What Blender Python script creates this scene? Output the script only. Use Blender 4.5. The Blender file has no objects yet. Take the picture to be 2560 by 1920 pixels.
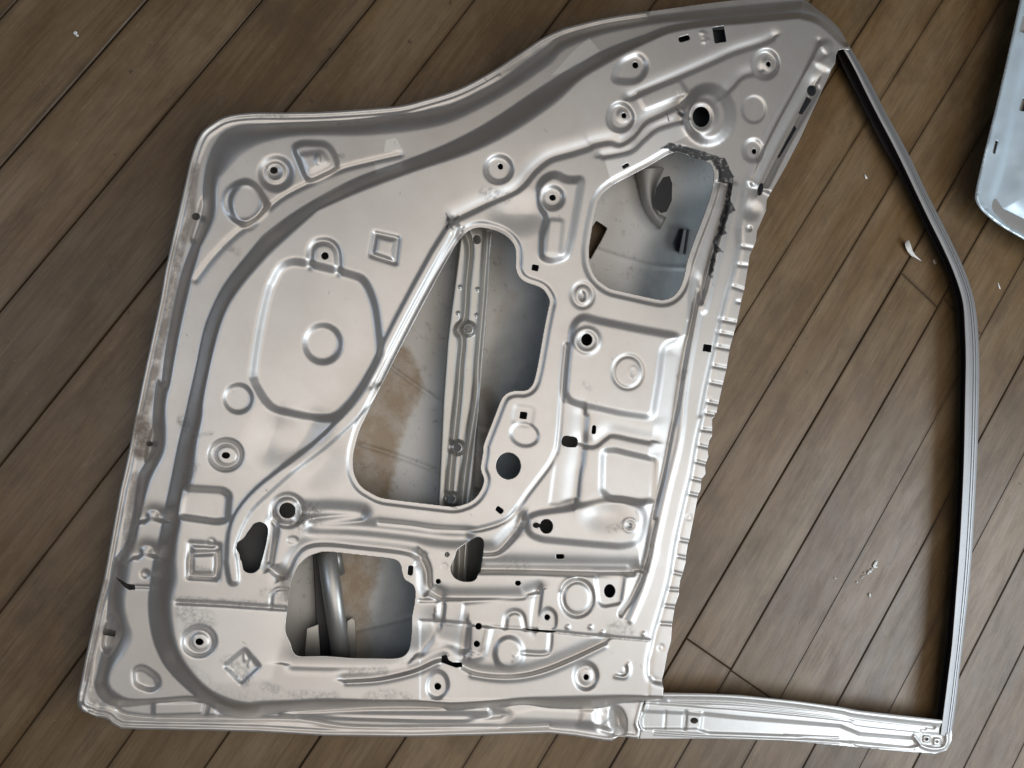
import bpy, math, random
import numpy as np
from mathutils import Matrix, Vector

# ------------------------------------------------------------------ camera
W0, H0, FPX, HC = 2560.0, 1920.0, 1945.0, 1.15
TILT = math.radians(18.0)
FWD = np.array([0, math.sin(TILT), -math.cos(TILT)])
RGT = np.array([0, math.cos(TILT), math.sin(TILT)])
UPV = np.array([-1.0, 0, 0])
sc = bpy.context.scene
cam = bpy.data.objects.new('camera', bpy.data.cameras.new('camera'))
sc.collection.objects.link(cam); sc.camera = cam
cam.data.sensor_width = 36.0; cam.data.lens = FPX / W0 * 36.0
cam.data.clip_start = 0.02; cam.data.clip_end = 60
m = Matrix.Identity(4)
for i in range(3):
    m[i][0], m[i][1], m[i][2] = RGT[i], UPV[i], -FWD[i]
m[0][3], m[1][3], m[2][3] = 0, 0, HC
cam.matrix_world = m
# ------------------------------------------------------------------ light (indoor, by open doorways: no sky, no sun)
w = bpy.data.worlds.new('World'); sc.world = w; w.use_nodes = True
w.node_tree.nodes['Background'].inputs[0].default_value = (0.80, 0.88, 1.0, 1)
w.node_tree.nodes['Background'].inputs[1].default_value = 0.05

def area(name, loc, tgt, sx, sy, power, col):
    l = bpy.data.lights.new(name, 'AREA'); l.shape = 'RECTANGLE'; l.size = sx; l.size_y = sy
    l.energy = power; l.color = col
    o = bpy.data.objects.new(name, l); sc.collection.objects.link(o)
    o.location = loc
    o.rotation_euler = (Vector(tgt) - Vector(loc)).to_track_quat('-Z', 'Y').to_euler()
    return o
# image right = +Y, image down = +X
area('ceiling_light', (0.40, 0.85, 2.45), (0.22, 0.75, 0), 2.7, 2.6, 30, (1.0, 0.93, 0.86))
area('doorway_light', (0.9, 2.35, 1.25), (0, 0.6, 0), 1.4, 0.9, 29, (0.80, 0.90, 1.0))
area('window_light', (-0.25, -1.30, 2.0), (0, 0.2, 0.1), 0.65, 0.65, 7.0, (0.62, 0.78, 1.0))
sc.view_settings.view_transform = 'Standard'; sc.view_settings.look = 'None'
sc.view_settings.exposure = 0.22; sc.view_settings.gamma = 1.0
sc.view_settings.use_curve_mapping = False

# ------------------------------------------------------------------ helpers
def unp(px, py, z):
    """photo point -> world point on the height z"""
    px = np.asarray(px, float); py = np.asarray(py, float); z = np.asarray(z, float)
    d = (px - W0/2)[..., None]*RGT - (py - H0/2)[..., None]*UPV + FPX*FWD
    s = (HC - z) / -d[..., 2]
    return np.stack([d[..., 0]*s, d[..., 1]*s, z + 0*s], -1)

SC = 3.687
OR = dict(A=(400,200),B=(900,0),C=(1400,0),D=(1400,350),E=(1050,350),F=(400,550),G=(300,950),H=(150,1400),
          I=(650,1300),J=(1050,1300),K=(1200,700),L=(1200,1000),M=(1500,1450),N=(1960,1450),O=(1960,0),P=(1960,450),
          Q=(900,550),R=(650,1700),S=(1150,1700),T=(1800,50),X=(0,0))
def P(s):
    """'A 10,20 30,40 B 5,6' -> photo points; T tile uses the same zoom"""
    out = []; t = 'X'
    for tok in s.split():
        if tok in OR or tok == 'V': t = tok
        else:
            x, y = map(float, tok.split(','))
            if t == 'X': out.append((x, y))
            elif t == 'V': out.append((x/0.8641, y/0.8641))
            else: out.append((OR[t][0] + x/SC, OR[t][1] + y/SC))
    return np.array(out)

def rnd(p, r, closed=True, n=5):
    """fillet the corners"""
    r = r/SC; out = []; N = len(p)
    for i in range(N):
        if not closed and i in (0, N-1): out.append(p[i]); continue
        a, b, c = p[i-1], p[i], p[(i+1) % N]
        la, lc = np.linalg.norm(a-b), np.linalg.norm(c-b)
        ra, rc = min(r, la*0.49), min(r, lc*0.49)
        A = b + (a-b)/max(la, 1e-6)*ra; C = b + (c-b)/max(lc, 1e-6)*rc
        for k in range(n+1):
            t = k/n; out.append((1-t)**2*A + 2*t*(1-t)*b + t*t*C)
    return np.array(out)

def cr(p, closed=False, n=5):
    """Catmull-Rom"""
    N = len(p); out = []
    for i in range(N if closed else N-1):
        if closed: a, b, c, d = p[i-1], p[i], p[(i+1) % N], p[(i+2) % N]
        else: a, b, c, d = p[max(i-1, 0)], p[i], p[i+1], p[min(i+2, N-1)]
        for k in range(n):
            t = k/n
            out.append(0.5*((2*b) + (c-a)*t + (2*a-5*b+4*c-d)*t*t + (3*b-a-3*c+d)*t**3))
    if not closed: out.append(p[-1])
    return np.array(out)

def seg_dist(X, Y, p, closed):
    best = np.full(X.shape, 1e18)
    q = p if closed else p[:-1]; nx = np.roll(p, -1, 0) if closed else p[1:]
    for a, b in zip(q, nx):
        dx, dy = b-a; L = dx*dx+dy*dy
        if L < 1e-9: continue
        t = np.clip(((X-a[0])*dx+(Y-a[1])*dy)/L, 0, 1)
        d = (X-a[0]-t*dx)**2+(Y-a[1]-t*dy)**2
        np.minimum(best, d, out=best)
    return np.sqrt(best)

def inside(X, Y, p):
    c = np.zeros(X.shape, bool)
    for a, b in zip(p, np.roll(p, -1, 0)):
        if a[1] == b[1]: continue
        k = (a[1] > Y) != (b[1] > Y)
        c ^= k & (X < (b[0]-a[0])*(Y-a[1])/(b[1]-a[1])+a[0])
    return c
def sm(t):
    t = np.clip(t, 0, 1); return t*t*(3-2*t)

def fbm(X, Y, seed, scale, oct=3):
    """value noise"""
    rs = np.random.RandomState(seed); out = 0*X; amp = 1.0; tot = 0
    for o in range(oct):
        g = rs.rand(64, 64); x = X/scale*2**o; y = Y/scale*2**o
        xi = np.floor(x).astype(int); yi = np.floor(y).astype(int); fx = sm(x-xi); fy = sm(y-yi)
        f = lambda i, j: g[i % 64, j % 64]
        out = out + amp*((f(xi, yi)*(1-fx)+f(xi+1, yi)*fx)*(1-fy)+(f(xi, yi+1)*(1-fx)+f(xi+1, yi+1)*fx)*fy)
        tot += amp; amp *= 0.5
    return out/tot*2-1

class Sheet:
    """pressed sheet metal: heights over a grid of traced points, cut by outline and holes"""
    folds = False
    def __init__(s, x0, y0, x1, y1, step, base):
        s.xs = np.arange(x0, x1+step, step); s.ys = np.arange(y0, y1+step, step); s.st = step
        s.X, s.Y = np.meshgrid(s.xs, s.ys); s.Z = np.full(s.X.shape, float(base))
        s.clip = np.full(s.X.shape, 1e3); s.attr = {}
    def sub(s, p, m):
        i0 = max(int((p[:, 1].min()-m-s.ys[0])/s.st), 0); i1 = min(int((p[:, 1].max()+m-s.ys[0])/s.st)+2, len(s.ys))
        j0 = max(int((p[:, 0].min()-m-s.xs[0])/s.st), 0); j1 = min(int((p[:, 0].max()+m-s.xs[0])/s.st)+2, len(s.xs))
        return np.s_[i0:max(i1, i0), j0:max(j1, j0)]
    def sdf(s, p, m):
        k = s.sub(p, m); X, Y = s.X[k], s.Y[k]
        d = seg_dist(X, Y, p, True); return k, np.where(inside(X, Y, p), d, -d)
    def outline(s, p):
        k, d = s.sdf(p, 1e5); s.clip = np.minimum(s.clip, d); s.od = d
    def hole(s, p):
        k, d = s.sdf(p, 12); s.clip[k] = np.minimum(s.clip[k], -d)
    def loft(s, A, B, h):
        _, a = s.sdf(A, 1e5); _, b = s.sdf(B, 1e5)
        t = np.where(b > 0, 1.0, np.where(a < 0, 0.0, np.abs(a)/(np.abs(a)+np.abs(b)+1e-6)))
        s.Z += h*(0.35*sm(t)+0.65*(1-(1-t)**2.3))
    def pad(s, p, h, w, r=0):
        """h mm, w zoom px"""
        if r: p = rnd(p, r)
        w = w/SC*1.25; k, d = s.sdf(p, w); s.Z[k] += 1.35*h/1000*sm(d/w+0.5)
    def lip(s, p, h, off, w):
        off /= SC; w /= SC; k, d = s.sdf(p, off+w); s.Z[k] += h/1000*sm((d+off)/w+0.5)
    def groove(s, p, h, w):
        ln = np.linalg.norm(np.diff(p, axis=0), axis=1).sum(); fold = s.folds and h < -1.9 and w >= 28 and np.linalg.norm(p[0]-p[-1]) > 0.78*ln
        w = w/SC*0.62; k = s.sub(p, w*(9 if fold else 3)); X, Y = s.X[k], s.Y[k]
        if not fold:
            d = seg_dist(X, Y, p, False); s.Z[k] += 1.3*h/1000*np.exp(-(d/w)**2); return
        # pressed fold: one quick wall, one slow recovery
        best = np.full(X.shape, 1e9); sg = np.zeros(X.shape)
        for a, b in zip(p[:-1], p[1:]):
            e = b-a; L = e@e
            if L < 1e-9: continue
            t = np.clip(((X-a[0])*e[0]+(Y-a[1])*e[1])/L, 0, 1); dx = X-a[0]-t*e[0]; dy = Y-a[1]-t*e[1]; d = np.hypot(dx, dy)
            n = np.array([e[1], -e[0]])/math.sqrt(L)
            if n@np.array([-.6, -.8]) < 0: n = -n
            u = d < best; best = np.where(u, d, best); sg = np.where(u, dx*n[0]+dy*n[1], sg)
        s.Z[k] += 1.5*h/1000*np.exp(-np.where(sg > 0, best/(w*2.8), best/w)**2)
    def ring(s, c, r, h, w, ry=None): s.groove(np.vstack([circ(c, r, ry), circ(c, r, ry)[:1]]), h, w)
    def mark(s, name, p, w, amt=1.0, closed=True, jag=0.0):
        a = s.attr.setdefault(name, np.zeros(s.X.shape)); w = w/SC
        if closed: k, d = s.sdf(p, w*2)
        else:
            k = s.sub(p, w*2); d = w-seg_dist(s.X[k], s.Y[k], p, False)
        if jag: d = d+jag/SC*fbm(s.X[k], s.Y[k], 5, 9, 2)
        a[k] = np.maximum(a[k], amt*sm(d/w+0.5))
    def blur(s, it=1):
        for _ in range(it):
            z = np.pad(s.Z, 1, 'edge'); z = z[:-2]*.25+z[1:-1]*.5+z[2:]*.25; s.Z = z[:, :-2]*.25+z[:, 1:-1]*.5+z[:, 2:]*.25
    def build(s, name, mat, parent, thick=0.0016):
        ny, nx = s.X.shape; c = s.clip; ins = c > 0
        idx = np.full(s.X.shape, -1); idx[ins] = np.arange(ins.sum())
        px = list(s.X[ins]); py = list(s.Y[ins]); pz = list(s.Z[ins])
        at = {k: list(v[ins]) for k, v in s.attr.items()}
        full = ins[:-1, :-1] & ins[1:, :-1] & ins[:-1, 1:] & ins[1:, 1:]
        anyi = ins[:-1, :-1] | ins[1:, :-1] | ins[:-1, 1:] | ins[1:, 1:]
        q = np.stack([idx[:-1, :-1][full], idx[1:, :-1][full], idx[1:, 1:][full], idx[:-1, 1:][full]], 1)
        loops = [q.ravel()]; tot = [np.full(len(q), 4)]
        ed = {}; polys = []; skirt = []
        def ev(a, b):
            k = (a, b) if a < b else (b, a)
            if k in ed: return ed[k]
            (i, j), (u, v) = k
            ca, cb = c[i, j], c[u, v]; t = ca/(ca-cb)
            L = lambda A: A[i, j]*(1-t)+A[u, v]*t
            px.append(L(s.X)); py.append(L(s.Y)); pz.append(L(s.Z))
            for n_, A in s.attr.items(): at[n_].append(L(A))
            ed[k] = len(px)-1; return ed[k]
        for i, j in zip(*np.nonzero(anyi & ~full)):
            for tri in (((i, j), (i+1, j), (i+1, j+1)), ((i, j), (i+1, j+1), (i, j+1))):
                f = [ins[t] for t in tri]
                if not any(f): continue
                if all(f): polys.append([idx[t] for t in tri]); continue
                out = []; cut = []
                for k in range(3):
                    a, b = tri[k], tri[(k+1) % 3]
                    if ins[a]: out.append(idx[a])
                    if ins[a] != ins[b]:
                        e = ev(a, b); out.append(e); cut.append((e, ins[a]))
                polys.append(out)
                if cut[0][1]: skirt.append((cut[0][0], cut[1][0]))
                else: skirt.append((cut[1][0], cut[0][0]))
        px = np.array(px); py = np.array(py); pz = np.array(pz)
        co = unp(px, py, pz)
        # folded-down raw edge of the sheet
        sk = {}; extra = []
        for a, b in skirt:
            for v in (a, b):
                if v not in sk: sk[v] = len(co)+len(extra); extra.append(co[v]-np.array([0, 0, thick]))
            polys.append([a, sk[a], sk[b], b])
        if extra: co = np.vstack([co, np.array(extra)])
        for p_ in polys: loops.append(np.array(p_)); 
        tot.append(np.array([len(p_) for p_ in polys], int))
        loops = np.concatenate(loops).astype(np.int32); tot = np.concatenate(tot).astype(np.int32)
        # image up is -X and image right is +Y, so grid order gives the right winding below
        me = bpy.data.meshes.new(name)
        me.vertices.add(len(co)); me.vertices.foreach_set('co', co.astype(np.float32).ravel())
        me.loops.add(len(loops)); me.loops.foreach_set('vertex_index', loops)
        me.polygons.add(len(tot)); st = np.concatenate([[0], np.cumsum(tot)[:-1]]).astype(np.int32)
        me.polygons.foreach_set('loop_start', st)
        me.polygons.foreach_set('use_smooth', np.ones(len(tot), bool))
        me.update(calc_edges=True); me.validate()
        for n_, v in at.items():
            v = np.array(v); v = np.concatenate([v, np.array([v[k] for k in sk])]) if sk else v
            A = me.attributes.new(n_, 'FLOAT', 'POINT'); A.data.foreach_set('value', v.astype(np.float32))
        me.materials.append(mat)
        return link(name, me, parent)

def link(name, me, parent=None):
    o = bpy.data.objects.new(name, me); sc.collection.objects.link(o)
    if parent is not None:
        o.parent = parent; o.matrix_parent_inverse = parent.matrix_world.inverted()
    return o
def thing(name, loc, label, cat, group=None):
    o = bpy.data.objects.new(name, None); sc.collection.objects.link(o); o.location = loc
    o.matrix_world = Matrix.Translation(loc); o.empty_display_size = 0.1
    o['label'] = label; o['category'] = cat
    if group: o['group'] = group
    return o
def circ(c, r, ry=None, rot=0, n=28):
    a = np.linspace(0, 2*np.pi, n, endpoint=False); ry = ry or r
    x = r/SC*np.cos(a); y = ry/SC*np.sin(a); t = math.radians(rot)
    return np.stack([c[0]+x*math.cos(t)-y*math.sin(t), c[1]+x*math.sin(t)+y*math.cos(t)], 1)
def rect(c, w, h, rot=0, r=0):
    t = math.radians(rot); p = []
    for sx, sy in ((-1, -1), (1, -1), (1, 1), (-1, 1)):
        x, y = sx*w/2/SC, sy*h/2/SC
        p.append((c[0]+x*math.cos(t)-y*math.sin(t), c[1]+x*math.sin(t)+y*math.cos(t)))
    p = np.array(p); return rnd(p, r) if r else p
def pt(s): return P(s)[0]

def mesh_obj(name, verts, faces, mat, parent=None, smooth=True):
    me = bpy.data.meshes.new(name); me.from_pydata([tuple(v) for v in verts], [], [tuple(f) for f in faces])
    if smooth: me.polygons.foreach_set('use_smooth', [True]*len(me.polygons))
    me.materials.append(mat); me.update()
    return link(name, me, parent)

def resample(p, n):
    d = np.concatenate([[0], np.cumsum(np.linalg.norm(np.diff(p, axis=0), axis=1))]); u = np.linspace(0, d[-1], n)
    return np.stack([np.interp(u, d, p[:, 0]), np.interp(u, d, p[:, 1])], 1)
def rails(name, rl, mat, parent, n=90, smooth=False):
    """skin a strip through traced edge lines, each at its own height (closed underneath)"""
    V = []; F = []
    for p, z in rl:
        q = resample(cr(p), n); V.append(unp(q[:, 0], q[:, 1], np.full(n, z)))
    V = np.array(V); k = len(rl)
    for i in range(k):
        a = i; b = (i+1) % k
        for j in range(n-1): F.append((a*n+j, a*n+j+1, b*n+j+1, b*n+j))
    F.append([i*n for i in range(k)]); F.append([i*n+n-1 for i in range(k)][::-1])
    o = mesh_obj(name, V.reshape(-1, 3), F, mat, parent, smooth)
    return o

# ------------------------------------------------------------------ materials
class NT:
    def __init__(s, name):
        s.m = bpy.data.materials.new(name); s.m.use_nodes = True; s.t = s.m.node_tree
        s.b = s.t.nodes['Principled BSDF']
    def n(s, typ, **kw):
        x = s.t.nodes.new(typ)
        for k, v in kw.items(): setattr(x, k, v)
        return x
    def l(s, a, b): s.t.links.new(a, b)
    def noise(s, scale, detail=4, rough=0.6, vec=None, dim='3D'):
        x = s.n('ShaderNodeTexNoise'); x.inputs['Scale'].default_value = scale; x.inputs['Detail'].default_value = detail
        x.inputs['Roughness'].default_value = rough
        if vec is not None: s.l(vec, x.inputs['Vector'])
        return x.outputs['Fac']
    def ramp(s, f, stops):
        x = s.n('ShaderNodeValToRGB'); e = x.color_ramp.elements
        while len(e) < len(stops): e.new(0.5)
        for a, (p, c) in zip(e, stops): a.position = p; a.color = (*c, 1) if len(c) == 3 else c
        s.l(f, x.inputs[0]); return x.outputs[0]
    def mix(s, f, a, b, mode='MIX'):
        x = s.n('ShaderNodeMix', data_type='RGBA', blend_type=mode)
        for v, i in ((f, 0), (a, 6), (b, 7)):
            if isinstance(v, (int, float)): x.inputs[i].default_value = v
            elif isinstance(v, tuple): x.inputs[i].default_value = (*v, 1)
            else: s.l(v, x.inputs[i])
        return x.outputs[2]
    def math(s, op, a, b=0.5, clamp=False):
        x = s.n('ShaderNodeMath', operation=op, use_clamp=clamp)
        for v, i in ((a, 0), (b, 1)):
            if isinstance(v, (int, float)): x.inputs[i].default_value = v
            else: s.l(v, x.inputs[i])
        return x.outputs[0]
    def attr(s, name):
        x = s.n('ShaderNodeAttribute', attribute_name=name); return x.outputs['Fac']
    def pos(s): return s.n('ShaderNodeNewGeometry').outputs['Position']
    def bump(s, h, st, dist=0.001):
        x = s.n('ShaderNodeBump'); x.inputs['Strength'].default_value = st; x.inputs['Distance'].default_value = dist
        s.l(h, x.inputs['Height']); s.l(x.outputs[0], s.b.inputs['Normal'])

def paint(name, base, metal=0.74, rough=0.43, dirt=0.5, marks=True):
    k = NT(name); p = k.pos()
    sp = k.noise(14, 5, 0.65, p); gr = k.noise(220, 3, 0.7, p)
    col = k.mix(k.ramp(sp, [(0.35, (0, 0, 0)), (0.75, (1, 1, 1))]), base, tuple(c*0.90*f for c, f in zip(base, (1, .985, .96))))
    # smudges and fine scuffs
    sc2 = k.math('MULTIPLY', k.ramp(k.noise(60, 6, 0.75, p), [(0.62, (0, 0, 0)), (0.72, (1, 1, 1))]), dirt*0.5)
    col = k.mix(sc2, col, (0.34, 0.31, 0.27))
    r = k.math('ADD', k.math('MULTIPLY', gr, 0.10), rough-0.05)
    if marks:
        col = k.mix(k.attr('pale'), col, (0.82, 0.81, 0.78))
        g = k.math('MULTIPLY', k.attr('grime'), k.ramp(k.noise(160, 5, 0.8, p), [(0.42, (0, 0, 0)), (0.62, (1, 1, 1))]))
        col = k.mix(g, col, (0.13, 0.12, 0.105))
        ru = k.math('MULTIPLY', k.attr('rust'), k.ramp(k.noise(55, 6, 0.75, p), [(0.30, (0, 0, 0)), (0.55, (1, 1, 1))]))
        rc = k.mix(k.noise(90, 4, 0.7, p), (0.13, 0.09, 0.06), (0.36, 0.31, 0.26))
        col = k.mix(ru, col, rc)
        ik = k.math('MULTIPLY', k.attr('ink'), k.ramp(k.noise(120, 5, 0.8, p), [(0.36, (0.15, 0.15, 0.15)), (0.46, (1, 1, 1))]))
        col = k.mix(ik, col, (0.007, 0.007, 0.008))
        k.l(k.math('MULTIPLY', k.math('SUBTRACT', 1.0, k.math('MAXIMUM', ru, k.math('MAXIMUM', ik, g))), metal), k.b.inputs['Metallic'])
        r = k.math('ADD', r, k.math('MULTIPLY', k.math('MAXIMUM', ru, ik), 0.25))
    else: k.b.inputs['Metallic'].default_value = metal
    k.l(col, k.b.inputs['Base Color']); k.l(r, k.b.inputs['Roughness'])
    k.bump(k.noise(900, 2, 0.5, p), 0.04, 0.0004)
    return k.m

def simple(name, col, rough=0.6, metal=0.0, var=0.25, scale=40):
    k = NT(name); p = k.pos(); f = k.noise(scale, 5, 0.7, p)
    k.l(k.mix(f, tuple(c*(1-var) for c in col), tuple(min(c*(1+var), 1) for c in col)), k.b.inputs['Base Color'])
    k.b.inputs['Roughness'].default_value = rough; k.b.inputs['Metallic'].default_value = metal
    return k.m

M_PAINT = paint('silver_paint', (0.60, 0.575, 0.545))
M_FRAME = paint('frame_paint', (0.34, 0.34, 0.34), metal=0.5, rough=0.46, marks=False)
M_RAIL = paint('rail_paint', (0.60, 0.585, 0.56), metal=0.5, rough=0.42, marks=False)
M_BEAM = paint('beam_paint', (0.50, 0.49, 0.46), rough=0.4, marks=False, dirt=1.0)
M_BLUE = paint('blue_silver_paint', (0.66, 0.78, 0.86), metal=0.35, rough=0.35, marks=False)
M_RUBBER = simple('dark_rubber', (0.022, 0.016, 0.017), 0.75)
M_DARK = simple('black_paint_and_shade', (0.02, 0.02, 0.022), 0.45)  # black parts, also the painted shade of small holes and handle recess
M_CHIP = simple('white_chip', (0.75, 0.74, 0.70), 0.6, var=0.08)
M_SPLAT = simple('white_paint_spot', (0.66, 0.68, 0.66), 0.55, var=0.15)

def skin_mat():
    k = NT('skin_inner_paint'); p = k.pos()
    col = k.mix(k.noise(9, 5, 0.7, p), (0.72, 0.71, 0.68), (0.62, 0.61, 0.58))
    ru = k.math('MULTIPLY', k.attr('rust'), k.ramp(k.noise(14, 7, 0.7, p), [(0.28, (0.25, 0.25, 0.25)), (0.55, (1, 1, 1))]))
    col = k.mix(ru, col, k.mix(k.noise(12, 5, 0.6, p), (0.27, 0.18, 0.10), (0.46, 0.35, 0.23)))
    dr = k.math('MULTIPLY', k.ramp(k.noise(70, 7, 0.8, p), [(0.56, (0, 0, 0)), (0.68, (1, 1, 1))]), 0.55); col = k.mix(dr, col, (0.20, 0.17, 0.14))
    te = k.math('MULTIPLY', k.attr('cavity_shade'), k.ramp(k.noise(11, 4, 0.6, p), [(0.25, (.4, .4, .4)), (0.6, (1, 1, 1))]))  # shade inside the cavities, mixed into the skin colour
    col = k.mix(te, col, (0.31, 0.325, 0.32))
    ik = k.attr('ink'); col = k.mix(ik, col, (0.012, 0.011, 0.011))
    k.l(col, k.b.inputs['Base Color']); k.b.inputs['Metallic'].default_value = 0.15
    k.b.inputs['Roughness'].default_value = 0.55
    return k.m
M_SKIN = skin_mat()
M_SKIN2 = simple('bare_inner_primer', (0.36, 0.35, 0.33), 0.5, 0.2, 0.15, 12)

# ------------------------------------------------------------------ floor of worn boards
ANG = math.radians(144.465); DIR = np.array([math.cos(ANG), math.sin(ANG)]); NRM = np.array([math.sin(ANG), -math.cos(ANG)])
seams = [-418, -311, -196, -87, 27, 140, 249, 363, 474, 579, 688, 801, 909, 1025, 1139, 1250]
seams = [-418-111*k for k in range(12, 0, -1)] + seams + [1250+111*k for k in range(1, 13)]
def wood():
    k = NT('worn_floor_wood'); p = k.pos()
    mp = k.n('ShaderNodeMapping'); mp.inputs['Rotation'].default_value = (0, 0, -ANG); k.l(p, mp.inputs['Vector'])
    ad = k.n('ShaderNodeVectorMath', operation='ADD'); k.l(mp.outputs[0], ad.inputs[0])
    cb = k.n('ShaderNodeCombineXYZ'); k.l(k.math('MULTIPLY', k.attr('board'), 37.0), cb.inputs[0]); k.l(k.math('MULTIPLY', k.attr('board'), 11.0), cb.inputs[2])
    k.l(cb.outputs[0], ad.inputs[1])
    st = k.n('ShaderNodeMapping'); st.inputs['Scale'].default_value = (1.0, 14.0, 1.0); k.l(ad.outputs[0], st.inputs['Vector'])
    s2 = k.n('ShaderNodeMapping'); s2.inputs['Scale'].default_value = (1.0, 4.0, 1.0); k.l(ad.outputs[0], s2.inputs['Vector'])
    s3 = k.n('ShaderNodeMapping'); s3.inputs['Scale'].default_value = (1.0, 34.0, 1.0); k.l(ad.outputs[0], s3.inputs['Vector'])
    grain = k.noise(5, 8, 0.7, st.outputs[0]); fine = k.noise(9, 8, 0.75, s3.outputs[0])
    worn = k.noise(3.0, 6, 0.65, s2.outputs[0]); mott = k.noise(9, 7, 0.72, s2.outputs[0]); dust = k.noise(70, 6, 0.75, p)
    R2 = lambda f, a, b, m: k.math('MULTIPLY', k.ramp(f, [(a, (0, 0, 0)), (b, (1, 1, 1))]), m)
    c = k.mix(R2(grain, 0.32, 0.68, 1.0), (0.135, 0.094, 0.060), (0.215, 0.160, 0.110))
    c = k.mix(R2(worn, 0.42, 0.62, 0.6), c, (0.265, 0.212, 0.160))
    c = k.mix(R2(mott, 0.50, 0.66, 0.45), c, (0.088, 0.062, 0.042))
    c = k.mix(R2(k.noise(4.5, 6, 0.68, p), 0.50, 0.66, 0.55), c, (0.080, 0.058, 0.040))
    c = k.mix(R2(fine, 0.48, 0.62, 0.42), c, (0.072, 0.050, 0.034))
    c = k.mix(R2(k.noise(26, 7, 0.8, s2.outputs[0]), 0.60, 0.70, 0.35), c, (0.34, 0.285, 0.23))
    c = k.mix(R2(dust, 0.60, 0.72, 0.35), c, (0.31, 0.26, 0.21))
    c = k.mix(R2(k.noise(34, 4, 0.7, p), 0.66, 0.72, 0.7), c, (0.045, 0.033, 0.024))
    c = k.mix(k.math('MULTIPLY', k.math('POWER', k.attr('seam'), 1.6), k.math('ADD', -0.05, k.math('MULTIPLY', k.noise(9, 5, 0.75, p), 1.35)), True), c, (0.060, 0.042, 0.028))
    v = k.math('ADD', k.math('MULTIPLY', k.attr('board'), 0.24), 0.66)
    hs = k.n('ShaderNodeHueSaturation'); k.l(v, hs.inputs['Value']); k.l(c, hs.inputs['Color']); hs.inputs['Saturation'].default_value = 1.5
    vo = k.n('ShaderNodeTexVoronoi', feature='DISTANCE_TO_EDGE'); 
    k.l(hs.outputs[0], k.b.inputs['Base Color'])
    k.l(k.math('ADD', k.math('MULTIPLY', mott, 0.35), 0.30), k.b.inputs['Roughness'])
    k.t.nodes.remove(vo)
    h = k.math('ADD', k.math('MULTIPLY', fine, 0.6), k.math('MULTIPLY', mott, 0.5))
    k.bump(h, 0.35, 0.0012)
    return k.m
def build_floor():
    rs = random.Random(4); V = []; F = []; B = []; EG = []; bv = 0.0016
    joints = {10: [unp(*pt('M 900,600'), 0), ], 11: [unp(*pt('M 1300,900'), 0), unp(*pt('P 1300,1000'), 0)]}
    for i in range(len(seams)-1):
        a, b = seams[i]/1000, seams[i+1]/1000
        mid = (a+b)/2; gap = rs.choice([0.0001, 0.0003, 0.0005, 0.0009])
        cuts = [-2.6, rs.uniform(-1.9, -1.45), rs.uniform(1.75, 2.4), 3.3]
        for tok in ('M 1000,680', 'M 1330,920', 'P 1180,950', 'P 1540,1160'):
            q = unp(*pt(tok), 0)[:2]
            if a < q@NRM < b:
                t = float(q@DIR); cuts = [c for c in cuts if abs(c-t) > 0.6 or c in (-2.6, 3.3)]+[t]; cuts.sort()
        for u, v in zip(cuts[:-1], cuts[1:]):
            r = rs.random(); base = len(V); dz = rs.uniform(-0.0006, 0.0006)
            wob = [rs.uniform(-0.0006, 0.0006) for _ in range(4)]
            def ringp(o, z): 
                return [(u+gap*.5+o, a+gap+o+wob[0]), (v-gap*.5-o, a+gap+o+wob[1]), (v-gap*.5-o, b-gap-o+wob[2]), (u+gap*.5+o, b-gap-o+wob[3])], z
            for eg, (pts, z) in ((1, ringp(0, -0.02)), (1, ringp(0, -bv+dz)), (.85, ringp(bv*.9, dz)), (0, ringp(0.0085, dz))):
                for s_, n_ in pts:
                    q = DIR*s_+NRM*n_; V.append((q[0], q[1], z)); B.append(r); EG.append(eg)
            for L in (0, 4, 8):
                for j in range(4): F.append((base+L+j, base+L+(j+1) % 4, base+L+4+(j+1) % 4, base+L+4+j))
            F.append((base+12, base+13, base+14, base+15))
    base = len(V)   # dark dirt packed under the gaps
    for s_, n_ in ((-2.6, seams[0]/1000), (3.3, seams[0]/1000), (3.3, seams[-1]/1000), (-2.6, seams[-1]/1000)):
        q = DIR*s_+NRM*n_; V.append((q[0], q[1], -0.0045)); B.append(0.0); EG.append(1)
    F.append((base, base+1, base+2, base+3))
    o = mesh_obj('floor', V, F, wood(), None, False)
    A = o.data.attributes.new('board', 'FLOAT', 'POINT'); A.data.foreach_set('value', B)
    A = o.data.attributes.new('seam', 'FLOAT', 'POINT'); A.data.foreach_set('value', [float(e) for e in EG])
    o.data.materials.append(simple('gap_dirt', (0.045, 0.034, 0.024), 0.95)); o.data.polygons[len(F)-1].material_index = 1
    o['kind'] = 'structure'
build_floor()
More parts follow.
